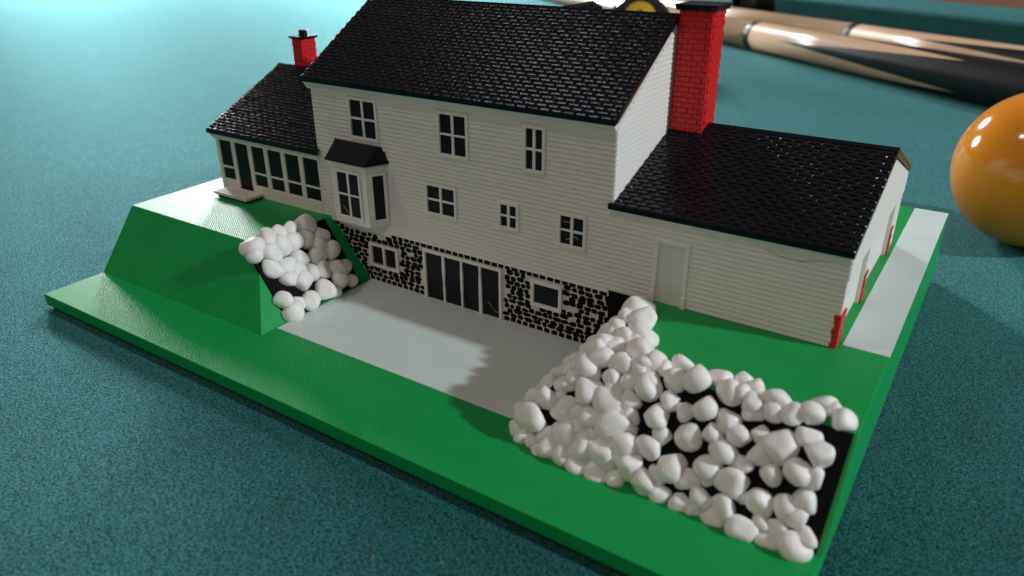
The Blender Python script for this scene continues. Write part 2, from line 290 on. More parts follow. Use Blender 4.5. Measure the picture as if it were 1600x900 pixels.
# ---------------------------------------------------------------- walls
X1, X2, XG, XP = 62.7, 166.9, 223.7, 10.9
YM, YG, YP = 63.8, 73.4, 68.8                 # depths
EM, RM = 61.6, 82.3                           # main wall height at the eave and under the ridge
def gabled(x0, x1, y0, y1, z0, ze, zr):
    A = [(x0, y0, z0), (x0, y1, z0), (x0, y1, ze), (x0, (y0+y1)/2, zr), (x0, y0, ze)]
    return A, [(x1,)+p[1:] for p in A]
P_ = 1.27                                     # exposure of one clapboard
main = top(MB().prism(*gabled(X1, X2, 0, YM, 18.2, EM+0.6, RM)).build('house_wall', WHITE)); main['label'] = 'two storey wall in white clapboard'
gar = top(MB().prism(*gabled(X2+0.01, XG-1.2, 0.02, YG, ZU-0.5, 41.8, 54.6)).build('garage_wall', WHITE)); gar['label'] = 'low garage wall in white clapboard'
por = top(MB().prism(*gabled(XP, X1-0.01, 0.02, YP, ZU-0.5, 39.0, 56.0)).build('porch_wall', WHITE)); por['label'] = 'glazed porch wall in plain white'

def board_seg(parent, P0, P1, out, h, b=0.33, t=0.08, trim=(0, 0)):
    """one clapboard from P0 to P1 (bottom corners, on the wall face), out = outward unit vector"""
    P0, P1, out = Vector(P0), Vector(P1), Vector(out); d = (P1-P0).normalized(); up_ = Vector((0, 0, h))
    Q0, Q1 = P0 + up_ + d*trim[0], P1 + up_ - d*trim[1]
    e = Vector((0, 0, 0.10))
    A = [P0-out*0.1, P0+out*(b-0.06), P0+out*b+e, Q0+out*t, Q0-out*0.1]
    B = [P1-out*0.1, P1+out*(b-0.06), P1+out*b+e, Q1+out*t, Q1-out*0.1]
    return MB().prism(A, B).build('clapboard', WHITE, parent)
OPEN = []                                     # openings on the y = 0 face: x0, x1, z0, z1 of the frame outside
# window glass rectangles on the y = 0 face
WINS = [(78.9, 88.7, 48.1, 59.0), (112.9, 121.8, 47.8, 58.9), (141.3, 146.3, 47.9, 58.7), (107.1, 117.0, 29.2, 37.4), (133.1, 138.2, 30.2, 36.5), (152.2, 159.0, 29.2, 37.1)]
FR = 0.95
for (a, b, c, d) in WINS: OPEN.append((a-FR, b+FR, c-FR, d+FR))
OPEN.append((179.0-0.1, 187.9+0.1, 19.0, 36.3))
BAYX = (70.3, 91.9)
OPEN.append((BAYX[0], BAYX[1], 16.0, 44.5))
def face_y(parent, x0, x1, z0, z1, y=0.0):
    z = z0
    while z < z1-0.05:
        h = min(P_, z1-z); cuts = sorted([(a, b) for (a, b, c, d) in OPEN if c < z+h*0.5 < d and b > x0 and a < x1]); s = x0
        for (a, b) in cuts + [(x1, x1)]:
            if a-s > 0.3: board_seg(parent, (s, y, z), (a, y, z), (0, -1, 0), h-0.02)
            s = max(s, b)
        z += h
face_y(main, X1, X2-0.01, 18.2, EM-0.6); z_g = 18.2 + P_
face_y(gar, X2+0.01, XG-0.02, z_g, 41.2)
def face_x(parent, x, sgn, ext, z0, z1, skip=None):
    z = z0
    while z < z1-0.2:
        h = min(P_, z1-z); a0, b0 = ext(z); a1, b1 = ext(z+h)
        if b0-a0 < 0.8: break
        if not (skip and skip(z)):
            board_seg(parent, (x, a0, z), (x, b0, z), (sgn, 0, 0), h-0.02, trim=(max(0, a1-a0), max(0, b0-b1)))
        z += h
def gable_ext(y0, y1, ze, zr, under=0.0):
    def f(z):
        if z <= ze: return (y0, y1)
        k = (z-ze)/(zr-ze)*(y1-y0)/2; return (y0+k, y1-k)
    return f
face_x(main, X2, 1, gable_ext(0.0, YM, EM, RM-0.4), 18.2+P_*19, RM-1.2)
face_x(main, X1, -1, gable_ext(0.0, YM, EM, RM-0.4), 18.2+P_*17, RM-1.2)
# garage end wall: plain upper wall, brick-footed piers, two recessed doors
ge = gable_ext(0, YG, 41.3, 54.2)
A = [(0.02, 36.0), (YG-0.02, 36.0), (YG-0.02, 41.6), (YG/2, 54.3), (0.02, 41.6)]
MB().prism([(XG-1.3, y, z) for y, z in A], [(XG, y, z) for y, z in A]).build('gable_panel', WHITE, gar)
face_x(gar, XG, 1, ge, 18.2+P_*14, 53.6)
for (y0, y1) in ((0.02, 4.6), (26.0, 31.0), (62.3, YG-0.02)):
    MB().box(XG-1.3, XG+0.0, y0, y1, ZU-0.4, 36.0).build('door_pier', WHITE, gar)
    z = ZU+0.1
    for r_ in range(6):
        y = y0 - (0.35 if y0 < 1 else 0)
        off = 0.9 if r_ % 2 else 0.0; first = True
        while y < (y1 if y0 < 1 else y0+1.7)-0.3:
            w = 2.3 if not (first and off) else 1.3
            w = min(w, y1-y); first = False
            MB().box(XG-0.5, XG+0.4+random.uniform(-.08, .08), y+0.06, y+w-0.06, z+0.05, z+1.28).build('brick', RED, gar, bevel=0.12)
            y += w
        z += 1.38
for r_ in range(7):                            # brick return round the near corner
    w_ = random.uniform(0.75, 1.5)
    MB().box(XG-w_, XG+0.35, -0.50-random.uniform(0, .15), 0.1, ZU-0.1+r_*1.2, ZU+1.12+r_*1.2).build('brick', RED, gar, bevel=0.2)
for (y0, y1) in ((4.6, 26.0), (31.0, 62.3)):
    dpo = MB().box(XG-1.6, XG-1.15, y0, y1, ZU-0.2, 36.2).build('garage_door', TRIM, gar)
    for i in range(4):
        MB().box(XG-1.15, XG-0.95, y0+0.6, y1-0.6, ZU+0.6+i*4.0, ZU+4.2+i*4.0).build('door_panel', TRIM, dpo, bevel=0.1)

# ---------------------------------------------------------------- windows and doors
def ring(x0, x1, z0, z1, f, y0, y1, mb=None):
    mb = mb or MB()
    o4 = [(x0-f, z0-f), (x1+f, z0-f), (x1+f, z1+f), (x0-f, z1+f)]; i4 = [(x0, z0), (x1, z0), (x1, z1), (x0, z1)]
    V = [(x, y0, z) for x, z in o4] + [(x, y0, z) for x, z in i4] + [(x, y1, z) for x, z in o4] + [(x, y1, z) for x, z in i4]
    F = []
    for i in range(4):
        j = (i+1) % 4
        F += [(i, j, 4+j, 4+i), (8+i, 12+i, 12+j, 8+j), (i, 8+i, 8+j, j), (4+i, 4+j, 12+j, 12+i)]
    return mb.add(V, F)
def bar(mb, x0, x1, z0, z1, y0, y1, n=7, wob=0.07):
    """a printed glazing bar, a little lumpy along its length"""
    vert = (z1-z0) > (x1-x0); rings = []
    for i in range(n+1):
        t = i/n; w = random.uniform(-wob, wob)
        if vert:
            z = z0+(z1-z0)*t; rings.append([(x0-w, y0, z), (x0-w, y1, z), (x1+w, y1, z), (x1+w, y0, z)])
        else:
            x = x0+(x1-x0)*t; rings.append([(x, y0, z0-w), (x, y1, z0-w), (x, y1, z1+w), (x, y0, z1+w)])
    V = [p for r in rings for p in r]; F = [(0, 1, 2, 3), tuple(4*n+k for k in (3, 2, 1, 0))]
    for i in range(n):
        for k in range(4): F.append((4*i+k, 4*i+(k+1) % 4, 4*i+4+(k+1) % 4, 4*i+4+k))
    return mb.add(V, F)
def window(x0, x1, z0, z1, cols, rows, y=0.0, frame=FR, proud=0.66, name='window', parent=None, M=None, mw=0.85, rz=0.62, wob=0.05):
    par = parent or model
    f = ring(x0, x1, z0, z1, frame, y+0.05, y-proud).build(name, TRIM, None, bevel=0.12)
    if parent is None: top(f)
    else: f.parent = parent
    if M is not None: f.matrix_local = M @ f.matrix_local if parent is None else M
    xs = [x0+(x1-x0)*i/cols for i in range(cols+1)]; zs = [z0+(z1-z0)*i/rows for i in range(rows+1)]
    for i in range(cols):
        for j in range(rows):
            MB().box(xs[i]+0.01, xs[i+1]-0.01, y-0.05, y+0.02, zs[j]+0.01, zs[j+1]-0.01).build('pane', PANE, f)
    for x in xs[1:-1]: bar(MB(), x-mw/2, x+mw/2, z0-0.1, z1+0.1, y+0.0, y-proud+0.14, wob=wob).build('mullion', TRIM, f, bevel=0.1)
    for z in zs[1:-1]: bar(MB(), x0-0.1, x1+0.1, z-rz/2, z+rz/2, y+0.0, y-proud+0.20, wob=wob).build('glazing_bar', TRIM, f, bevel=0.1)
    return f
for w in WINS: window(*w, 2, 2)
# garage side door: white panel in a white frame
f = MB()
f.add(*(lambda m: (m.V, m.F))(MB().box(178.95, 180.05, -0.62, 0.1, ZU-0.2, 36.4)))
f.add(*(lambda m: (m.V, m.F))(MB().box(186.95, 188.05, -0.62, 0.1, ZU-0.2, 36.4)))
f.add(*(lambda m: (m.V, m.F))(MB().box(180.05, 186.95, -0.60, 0.1, 35.4, 36.38)))
f.add(*(lambda m: (m.V, m.F))(MB().box(178.8, 179.95, -0.95, 0.1, ZU-0.2, 22.6)))
f.add(*(lambda m: (m.V, m.F))(MB().box(187.05, 188.2, -0.95, 0.1, ZU-0.2, 22.6)))
df = top(f.build('side_door', TRIM, bevel=0.12)); df['label'] = 'plain white door in a raised frame'
DOORM = plastic('white_door_plastic', (0.72, 0.71, 0.67), 0.42, None, 0.1)
MB().box(180.06, 186.94, -0.12, 0.05, ZU-0.2, 35.42).build('door_leaf', DOORM, df)

# ---------------------------------------------------------------- basement of black stones
YB = 0.42
base = top(MB().box(64.5, 166.9, YB, YB+5, -0.2, 18.25).build('basement_wall', plastic('mortar_plastic', (0.66, 0.63, 0.58), 0.5, None, 0.1, lump=0.08), bevel=0))
top(MB().box(166.95, 179.3, 0.25, 3.6, -0.2, 19.3).build('foundation_panel', MATTE))
base['label'] = 'basement wall of black stones in pale mortar'
BOPEN = [(104.2, 132.5, -1, 16.2), (81.9, 93.1, 6.1, 13.4), (143.4, 152.4, 8.5, 15.5)]
def stone(cx, cz, w, h, rnd, square=False):
    n = rnd.choice((6, 7, 8, 9)); pts = []
    if square:
        s = rnd.uniform(.8, 1.0)
        pts = [(-w/2, -h/2), (w/2, -h/2), (w/2*rnd.uniform(.9, 1.1), h/2*0.7), (w/2*0.6, h/2), (-w/2*0.6, h/2), (-w/2*rnd.uniform(.9, 1.1), h/2*.7)]
    else:
        a0 = rnd.uniform(0, 6.28)
        for i in range(n):
            a = a0 + 6.283*i/n + rnd.uniform(-.22, .22); q = rnd.uniform(0.85, 1.2)
            pts.append((math.copysign(abs(math.cos(a))**0.75, math.cos(a))*w/2*q, math.copysign(abs(math.sin(a))**0.75, math.sin(a))*h/2*q))
    d = rnd.uniform(0.10, 0.20)
    MB().prism([(cx+x, YB+0.05, cz+z) for x, z in pts], [(cx+x*0.93, YB-d, cz+z*0.93) for x, z in pts]).build('stone', MATTE, base)
rnd = random.Random(11)
rows = [(0.95, 1.35, True)] + [(2.45+1.49*i, 1.32, False) for i in range(10)] + [(17.35, 1.3, True)]
for ri, (cz, h, sq) in enumerate(rows):
    x = 66.0 + rnd.uniform(0, 1)
    while x < 166.3:
        w = rnd.uniform(1.6, 2.1) if sq else rnd.uniform(1.5, 3.0)
        cx = x+w/2; zz = cz + (0 if sq else rnd.uniform(-.22, .22))
        if not any(a-w*0.5 < cx < b+w*0.5 and c-h*.55 < zz < d+h*.55 for a, b, c, d in BOPEN) and (ri == 0 or ri == 11 or rnd.random() > 0.05):
            stone(cx, zz, w, h*(1 if sq else rnd.uniform(1.0, 1.35)), rnd, sq)
        x += w + (rnd.uniform(0.4, 0.6) if sq else rnd.uniform(-0.05, 0.4))
window(82.4, 92.6, 6.6, 12.9, 2, 1, y=YB, frame=1.0, proud=1.0)
window(143.9, 151.9, 9.0, 15.0, 1, 1, y=YB, frame=1.05, proud=0.75)
sd = window(104.7, 132.0, -0.2, 15.6, 4, 1, y=YB, frame=0.95, proud=0.8, name='sliding_door', mw=0.8, wob=0.16)
sd['label'] = 'four panel black sliding door with white posts'

# ---------------------------------------------------------------- bay window
bx0, bx1, fx0, fx1, BD = 70.6, 91.6, 74.1, 88.3, -6.0
def bayring(z, k=1.0):
    return [(bx0+(1-k)*6, 0.1, z), (fx0+(1-k)*4, BD*k, z), (fx1-(1-k)*4, BD*k, z), (bx1-(1-k)*6, 0.1, z)]
bay = top(MB().prism(bayring(21.6), bayring(41.4)).build('bay_window', TRIM, bevel=0.15)); bay['label'] = 'white bay window under a black hipped roof'
MB().prism([(bx0+0.8, 0.12, 17.0), (fx0+1, -0.4, 17.2), (fx1-1, -0.4, 17.2), (bx1-0.8, 0.12, 17.0)], bayring(21.59)).build('bay_underside', WHITE, bay)
r_o = [(68.8, 0.2, 41.3), (73.0, BD-1.3, 41.3), (89.4, BD-1.3, 41.3), (93.0, 0.2, 41.3)]
r_m = [(x, y, z+0.55) for x, y, z in r_o]
r_t = [(70.0, 0.2, 46.0), (71.8, -1.0, 46.0), (88.6, -1.0, 46.0), (90.6, 0.2, 46.0)]
mb = MB(); mb.V = r_o+r_m+r_t
mb.F = [(0, 1, 2, 3), (8, 9, 10, 11)] + [(i, (i+1) % 4, 4+(i+1) % 4, 4+i) for i in range(4)] + [(4+i, 4+(i+1) % 4, 8+(i+1) % 4, 8+i) for i in range(4)]
mb.build('bay_roof', BLACK, bay, bevel=0.12)
def bay_window(P0, P1, x0, x1, z0, z1, cols, rows):
    """a window in the bay's face from P0 to P1; x along the face"""
    P0, P1 = Vector(P0+(0,)), Vector(P1+(0,)); d = (P1-P0).normalized(); n = Vector((-d.y, d.x, 0))
    M = Matrix(((d.x, n.x, 0, P0.x*MM), (d.y, n.y, 0, P0.y*MM), (0, 0, 1, 0), (0, 0, 0, 1)))
    w = window(x0, x1, z0, z1, cols, rows, parent=bay, M=M, frame=0.9, proud=0.5)
    return w
bay_window((fx0, BD), (fx1, BD), 2.5, 11.2, 24.2, 38.0, 2, 2)
sl = math.hypot(bx1-fx1, BD)
bay_window((fx1, BD), (bx1, 0), 1.9, sl-1.5, 24.0, 37.9, 1, 1)
bay_window((bx0, 0), (fx0, BD), 1.5, sl-1.9, 24.0, 37.9, 1, 1)

# ---------------------------------------------------------------- porch front
cols_ = [(12.7, 19.1), (29.6, 36.0), (38.0, 44.5), (46.5, 53.0), (55.1, 61.8)]
for (a, b) in cols_:
    p = MB().box(a-0.1, b+0.1, -0.05, 0.3, 23.5, 37.7).build('porch_window', PANE, por)
    bar(MB(), a-0.3, b+0.3, 27.75, 28.35, 0.2, -0.42, wob=0.04).build('transom', TRIM, p)
MB().box(20.9, 27.8, -0.05, 0.3, 20.3, 37.7).build('porch_door', PANE, por)
for x in (20.0, 28.7, 37.0, 45.5, 54.05): bar(MB(), x-0.98, x+0.98, 21.0 if x < 30 else 23.0, 38.0, 0.2, -0.55, wob=0.06).build('post', TRIM, por, bevel=0.15)
MB().box(XP, 12.7, -0.55, 0.1, ZU-0.2, 38.0).build('post', TRIM, por, bevel=0.2)
MB().box(61.75, X1+0.2, -0.32, 0.1, ZU-0.2, 38.0).build('post', WHITE, por, bevel=0.1)
MB().box(12.75, 20.85, -0.5, 0.1, ZU-0.2, 23.6).build('sill_panel', TRIM, por, bevel=0.15)
MB().box(27.75, 61.7, -0.5, 0.1, ZU-0.2, 23.6).build('sill_panel', TRIM, por, bevel=0.15)
MB().box(XP, X1, -0.6, 0.1, 37.7, 38.7).build('header', TRIM, por, bevel=0.1)
st = MB()
st.box(15.6, 32.9, -8.0, -0.6, 20.2, 20.9)
STEP = top(st.build('porch_step', TRIM, bevel=0.15)); STEP['label'] = 'low white slatted step at the porch door'
MB().box(16.6, 31.9, -7.2, -0.6, ZU, 20.19).build('step_base', BLACK, STEP)
for i in range(5): MB().box(15.5, 33.0, -8.05+i*1.5, -6.75+i*1.5, 20.9, 21.25).build('plank', TRIM, STEP, bevel=0.12)

# ---------------------------------------------------------------- roofs
def soffit(parent, x0, x1, ye, ze, w=2.0):
    A = [(0.05, ze-w*1.15), (ye+0.35, ze), (0.05, ze+0.2)]
    MB().prism([(x0, y, z) for y, z in A], [(x1, y, z) for y, z in A]).build('soffit', WHITE, parent)
TW, TL = 3.42, 1.44
def shingle_mesh(seed):
    rnd = random.Random(seed); w = TW-0.16; hw = w/2
    h = 0.40; pr = [(0.0, 0.0), (0.0, h*0.5), (0.05, h*0.75), (0.36, h*0.99), (TL*1.35, 0.08), (TL*1.35, 0.0)]
    V, F = [], []
    for sx, ins in ((-1, 0.0), (-1, 1.0), (1, 1.0), (1, 0.0)):
        for (v, n) in pr:
            nn = n if ins else n*0.45
            V.append((sx*(hw - (0.42 if ins else 0.0)), v + (0.0 if ins else 0.10), nn))
    k = len(pr)
    for a in range(3):
        for j in range(k-1): F.append((a*k+j, (a+1)*k+j, (a+1)*k+j+1, a*k+j+1))
    F.append(tuple(range(k))); F.append(tuple(range(3*k, 4*k))[::-1])
    return V, F
SV, SF = shingle_mesh(1); SME = mesh('shingle', SV, SF); SME.materials.append(BLACK)
ALL_SH = []                                    # candidates seen from the front: (distance, roof, matrix)
def slope(parent, x0, x1, ye, ze, yr, zr, front, th=1.25, skip=None):
    """one slope of a roof: slab plus shingle positions"""
    v = Vector((0, yr-ye, zr-ze)); Ln = v.length; v /= Ln; u = Vector((1, 0, 0)) if front else Vector((-1, 0, 0)); n = u.cross(v)
    org = Vector(((x0 if front else x1), ye, ze)); wd = x1-x0
    E = [org, org+u*wd, org+u*wd+v*Ln, org+v*Ln]
    mbs = MB().prism([p-Vector((0, 0, th)) for p in E], E)
    rnd = random.Random(int(x0*10+ye)); rows = int(Ln/TL); pos = []
    for r in range(rows):
        x = (0 if r % 2 == 0 else -TW/2) + rnd.uniform(-.1, .1)
        while x < wd-0.2:
            a, b = max(x, 0), min(x+TW, wd)
            if b-a > 0.5:
                c = org + u*((a+b)/2) + v*(r*TL*Ln/(rows*TL)) + n*rnd.uniform(-.03, .05)
                s = (b-a)/TW
                rot = rnd.uniform(-.02, .02)
                M = Matrix(((u.x*s, v.x, n.x, c.x*MM), (u.y*s, v.y, n.y, c.y*MM), (u.z*s, v.z, n.z, c.z*MM), (0, 0, 0, 1))) @ Matrix.Rotation(rot, 4, 'X')
                if not (skip and skip(c)): pos.append((c, M))
            x += TW
    return mbs, pos, n
def roof(name, x0, x1, ye, ze, yr, zr, yb, label, th=1.25, skip=None):
    mf, pf, nf = slope(None, x0, x1, ye, ze, yr, zr, True, th, skip)
    mbk, pb, nb = slope(None, x0, x1, yb, ze, yr, zr, False, th, skip)
    mf.add(mbk.V, mbk.F)
    o = top(mf.build(name, BLACK)); o['label'] = label
    rc = MB()
    for k, sg in ((0, -1), (1, 1)):
        sy = yr + sg*1.25; sz = zr - 1.25*(zr-ze)/(yr-ye)
        rc.prism([(x0-0.05, yr, zr+0.45), (x0-0.05, sy, sz+0.42), (x0-0.05, sy, sz-0.1), (x0-0.05, yr, zr-0.1)], [(x1+0.05, yr, zr+0.45), (x1+0.05, sy, sz+0.42), (x1+0.05, sy, sz-0.1), (x1+0.05, yr, zr-0.1)])
    rc.build('ridge_cap', BLACK, o)
    for c, M in pf: ALL_SH.append(((c-CAM).length, o, M, True))
    for c, M in pb: ALL_SH.append(((c-CAM).length+1000, o, M, False))
    return o
rm = roof('main_roof', 60.6, 167.35, -1.9, 64.0, 31.9, 84.5, 65.7, 'tall black shingle roof over the two storey house')
rg = roof('garage_roof', X2+0.35, 224.25, -1.1, 42.9, 36.7, 56.6, 74.5, 'low black shingle roof over the garage')
rp = roof('porch_roof', 8.4, X1-0.35, -1.8, 41.0, 34.4, 58.2, 70.6, 'black shingle roof over the porch')
# near corners of the lower roofs lap past the main wall's front face
MB().prism([(X2-0.9, -1.1, 42.9-1.25), (X2-0.9, -1.1, 42.9), (X2-0.9, -0.36, 43.17), (X2-0.9, -0.36, 41.9)], [(X2+0.34, -1.1, 41.65), (X2+0.34, -1.1, 42.9), (X2+0.34, -0.36, 43.17), (X2+0.34, -0.36, 41.9)]).build('eave_return', BLACK, rg)
MB().prism([(X1-0.34, -1.8, 39.75), (X1-0.34, -1.8, 41.0), (X1-0.34, -0.36, 41.7), (X1-0.34, -0.36, 40.4)], [(X1+1.3, -1.8, 39.75), (X1+1.3, -1.8, 41.0), (X1+0.9, -0.36, 41.7), (X1+0.1, -0.36, 40.4)]).build('eave_return', BLACK, rp)
soffit(rm, 60.9, X2-0.02, -1.9, 62.75); soffit(rg, X2-0.7, XG, -1.1, 41.65, 1.6); soffit(rp, 9.0, X1, -1.8, 39.75, 1.9)
for (o, x0, x1, ye, ze, yr, zr) in ((rm, 60.7, 61.5, -1.9, 64, 31.9, 84.5),):
    pass
# front cross gable beyond the ridge (only its near slope shows over the ridge)
cg = MB(); gx0, gxr, gx1, gy0, gy1 = 104.0, 129.0, 154.0, 31.0, 57.5
slg = (84.3-66.0)/(gx1-gxr)
cg.prism([(gxr, gy0, 84.3), (gx1, gy0, 66.0), (gx1, gy0, 64.6), (gxr, gy0, 82.9)], [(gxr, gy1, 84.3), (gx1, gy1, 66.0), (gx1, gy1, 64.6), (gxr, gy1, 82.9)])
cg.prism([(gxr, gy0, 84.3), (gxr, gy0, 82.9), (gx0, gy0, 64.6), (gx0, gy0, 66.0)], [(gxr, gy1, 84.3), (gxr, gy1, 82.9), (gx0, gy1, 64.6), (gx0, gy1, 66.0)])
ro = top(cg.build('cross_gable_roof', BLACK)); ro['label'] = 'black gable roof on the far side, just above the ridge'
MB().prism([(gx0+2, gy1-2, 18), (gx1-2, gy1-2, 18), (gx1-2, gy1-2, 65), (gxr, gy1-2, 82.8), (gx0+2, gy1-2, 65)], [(gx0+2, gy1-4, 18), (gx1-2, gy1-4, 18), (gx1-2, gy1-4, 65), (gxr, gy1-4, 82.8), (gx0+2, gy1-4, 65)]).build('gable_wall', WHITE, ro)
v = Vector((gxr-gx1, 0, 84.3-66.0)); Lg = v.length; v /= Lg; u = Vector((0, 1, 0)); n = u.cross(v)
for r in range(int(Lg/TL)):
    y = gy0 + (0 if r % 2 else TW/2)
    while y < gy1-1:
        c = Vector((gx1, y+TW/2, 66.0)) + v*(r*TL)
        if c.z > 84.6 - abs(c.y-31.9)*20.5/33.8 + 0.2:
            M = Matrix(((u.x, v.x, n.x, c.x*MM), (u.y, v.y, n.y, c.y*MM), (u.z, v.z, n.z, c.z*MM), (0, 0, 0, 1)))
            ALL_SH.append(((c-CAM).length+500, ro, M, False))
        y += TW
ALL_SH.sort(key=lambda t: t[0])
rest = {}
for i, (d, par, M, fr) in enumerate(ALL_SH):
    if i < 300: link('shingle', SME, None, par, mtx=M)
    else:
        mb = rest.setdefault(par, MB())
        mb.add([tuple((M @ (Vector(v)*MM))/MM) for v in SV], SF)
for par, mb in rest.items():
    o = mb.build('shingle_field', BLACK, par); o['kind'] = 'stuff'

# ---------------------------------------------------------------- chimneys
def brick_stack(name, x0, x1, y0, y1, z0, z1, ch, blen, label, single=True):
    o = top(MB().box(x0+0.14, x1-0.14, y0+0.14, y1-0.14, z0-6, z1).build(name, RED)); o['label'] = label
    n = int(round((z1-z0)/ch)); ch = (z1-z0)/n; allm = MB()
    for r in range(n):
        za, zb = z0+r*ch+0.05, z0+(r+1)*ch-0.05
        def run(a, b, mk):
            k = max(2, int(round((b-a)/blen))); w = (b-a)/k; cuts = [a + w*i + (w/2 if r % 2 else 0) for i in range(k)] if r % 2 else [a+w*i for i in range(k)]
            cuts = ([a] if r % 2 else []) + cuts + [b]
            for s, e in zip(cuts[:-1], cuts[1:]):
                if e-s > 0.2: mk(s+0.045, e-0.045)
        jit = lambda: random.uniform(-.03, .06) + (0.16 if r % 2 else 0.0)
        def put(*bb):
            if single: MB().box(*bb).build('brick', RED, o, bevel=0.13, seg=1)
            else: allm.box(*bb)
        run(x0+0.02, x1-0.02, lambda s, e: put(s, e, y0-jit(), y0+0.8, za, zb))
        run(y0+0.85, y1-0.02, lambda s, e: put(x1-0.8, x1+jit()+0.05*(r % 2), s, e, za, zb))
        run(x0+0.02, x1-0.85, lambda s, e: put(s, e, y1-0.8, y1+jit(), za, zb))
        run(y0+0.85, y1-0.85, lambda s, e: put(x0-jit(), x0+0.8, s, e, za, zb))
    if not single:
        q = allm.build('brickwork', RED, o, bevel=0.08, seg=1); q['kind'] = 'stuff'
    return o
ch = brick_stack('chimney', 167.35, 176.5, 31.9, 40.6, 53.0, 85.8, 1.36, 3.1, 'tall red brick chimney between house and garage')
cp = MB(); cp.prism([(166.7, 31.2, 85.82), (177.3, 31.2, 85.82), (177.3, 41.4, 85.82), (166.7, 41.4, 85.82)], [(166.3, 30.8, 87.3), (177.7, 30.8, 87.3), (177.7, 41.8, 87.3), (166.3, 41.8, 87.3)])
cp.build('chimney_cap', BLACK, ch, bevel=0.15)
c2 = brick_stack('chimney', 17.3, 22.6, 34.2, 40.8, 56.8, 68.0, 1.2, 2.4, 'short red brick chimney on the porch roof', single=False)
cp = MB(); cp.prism([(16.8, 33.7, 68.02), (23.1, 33.7, 68.02), (23.1, 41.3, 68.02), (16.8, 41.3, 68.02)], [(16.4, 33.3, 68.9), (23.5, 33.3, 68.9), (23.5, 41.7, 68.9), (16.4, 41.7, 68.9)])
cp.build('chimney_cap', BLACK, c2, bevel=0.1)
pm = MB(); k = 14
pm.prism([(20+1.6*math.cos(6.283*i/k), 37.6+1.6*math.sin(6.283*i/k), 68.85) for i in range(k)], [(20+1.5*math.cos(6.283*i/k), 37.6+1.5*math.sin(6.283*i/k), 71.0) for i in range(k)])
pm.build('chimney_pot', BLACK, c2, bevel=0.15)

# ---------------------------------------------------------------- stray print threads on the model
def thread(pts, r, mat, parent, name='plastic_thread'):
    mb = MB(); rings = []; P = [Vector(p) for p in pts]; n = len(P)
    for i, p in enumerate(P):
        t = (P[min(i+1, n-1)]-P[max(i-1, 0)]).normalized(); a = t.orthogonal().normalized(); b = t.cross(a)
        for k in range(5): q = p + (a*math.cos(k*1.2566)+b*math.sin(k*1.2566))*r; mb.V.append(tuple(q))
    for i in range(n-1):
        for k in range(5): mb.F.append((5*i+k, 5*i+(k+1) % 5, 5*i+5+(k+1) % 5, 5*i+5+k))
    o = mb.build(name, mat, None, smooth=True)
    if parent: o.parent = parent
    return o
def curve(P0, P1, sag, n=9):
    P0, P1, sag = Vector(P0), Vector(P1), Vector(sag); return [P0.lerp(P1, i/(n-1)) + sag*math.sin(math.pi*i/(n-1)) for i in range(n)]
thread(curve((205.5, -0.45, 39.6), (214.5, -0.5, 38.7), (0, -0.2, -0.5)), 0.045, BLACK, gar)
thread(curve((213.0, -0.5, 38.2), (219.5, -0.45, 39.6), (0, -0.3, 0.5)), 0.045, BLACK, gar)
thread(curve((70.6, -0.5, 36.5), (70.4, -0.5, 29.5), (1.0, -0.4, 0)), 0.05, BLACK, bay)
thread(curve((123.8, -0.4, 25.8), (124.4, -0.4, 23.4), (0.1, -0.2, 0)), 0.07, TRIM, main)
thread(curve((9.5, -1.5, 42.0), (17.0, 4.0, 47.0), (-2.2, -0.5, 2.0)), 0.035, TRIM, rp)
thread(curve((78.0, -6.3, 27.6), (80.3, -6.2, 24.6), (0.1, -0.1, 0)), 0.13, plastic('pink_thread', (0.5, 0.2, 0.16), 0.5), bay)
for (x, z) in ((153.2, 35.6), (153.4, 33.5), (155.9, 31.2), (154.0, 30.6)):
    thread(curve((x, -0.3, z), (x+random.uniform(1.2, 2.4), -0.28, z+random.uniform(-.9, .9)), (0, -0.05, random.uniform(-.7, .7))), 0.055, TRIM, main)
thread(curve((128.0, -0.1, 5.0), (131.5, -0.1, 2.0), (0, 0, -0.5)), 0.04, TRIM, sd)
thread(curve((221.0, -36.0, 8.0), (223.0, -43.0, 5.0), (0.5, -0.5, 0.8)), 0.05, TRIM, plateR)

# ---------------------------------------------------------------- balls
def ball_mat(name, col):
    m, N, L, b = newmat(name)
    geo = node(N, 'ShaderNodeNewGeometry'); n = node(N, 'ShaderNodeTexNoise', i_Scale=60.0, i_Detail=4.0); L.new(geo.outputs['Position'], n.inputs['Vector'])
    mx = node(N, 'ShaderNodeMix', data_type='RGBA'); mx.inputs[6].default_value = tuple(c*0.94 for c in col)+(1,); mx.inputs[7].default_value = tuple(min(1, c*1.05) for c in col)+(1,)
    L.new(n.outputs[0], mx.inputs[0]); L.new(mx.outputs[2], b.inputs['Base Color'])
    b.inputs['Roughness'].default_value = 0.11; b.inputs['Specular IOR Level'].default_value = 0.6
    return m, N, L, b, mx
def sphere(name, R, mat, loc, rot=(0, 0, 0)):
    bm = bmesh.new(); bmesh.ops.create_uvsphere(bm, u_segments=96, v_segments=64, radius=R*MM)
    me = bpy.data.meshes.new(name)
    for f in bm.faces: f.smooth = True
    bm.to_mesh(me); bm.free(); me.materials.append(mat)
    o = bpy.data.objects.new(name, me); C.objects.link(o); o.location = [c*MM for c in loc]; o.rotation_euler = rot
    return o
RB = 28.6
ob = sphere('pool_ball', RB, ball_mat('orange_ball', (0.84, 0.285, 0.018))[0], (257.9, 165.2, ZF+RB))
tag(ob, 'glossy orange pool ball on the teal cloth beside the driveway', 'pool ball')
m8, N, L, b, mx = ball_mat('black_ball', (0.012, 0.012, 0.014))
eb = sphere('pool_ball', RB, m8, (-30, 442, ZF+RB)); tag(eb, 'glossy black pool ball with a yellowed number spot behind the roof ridge', 'pool ball')
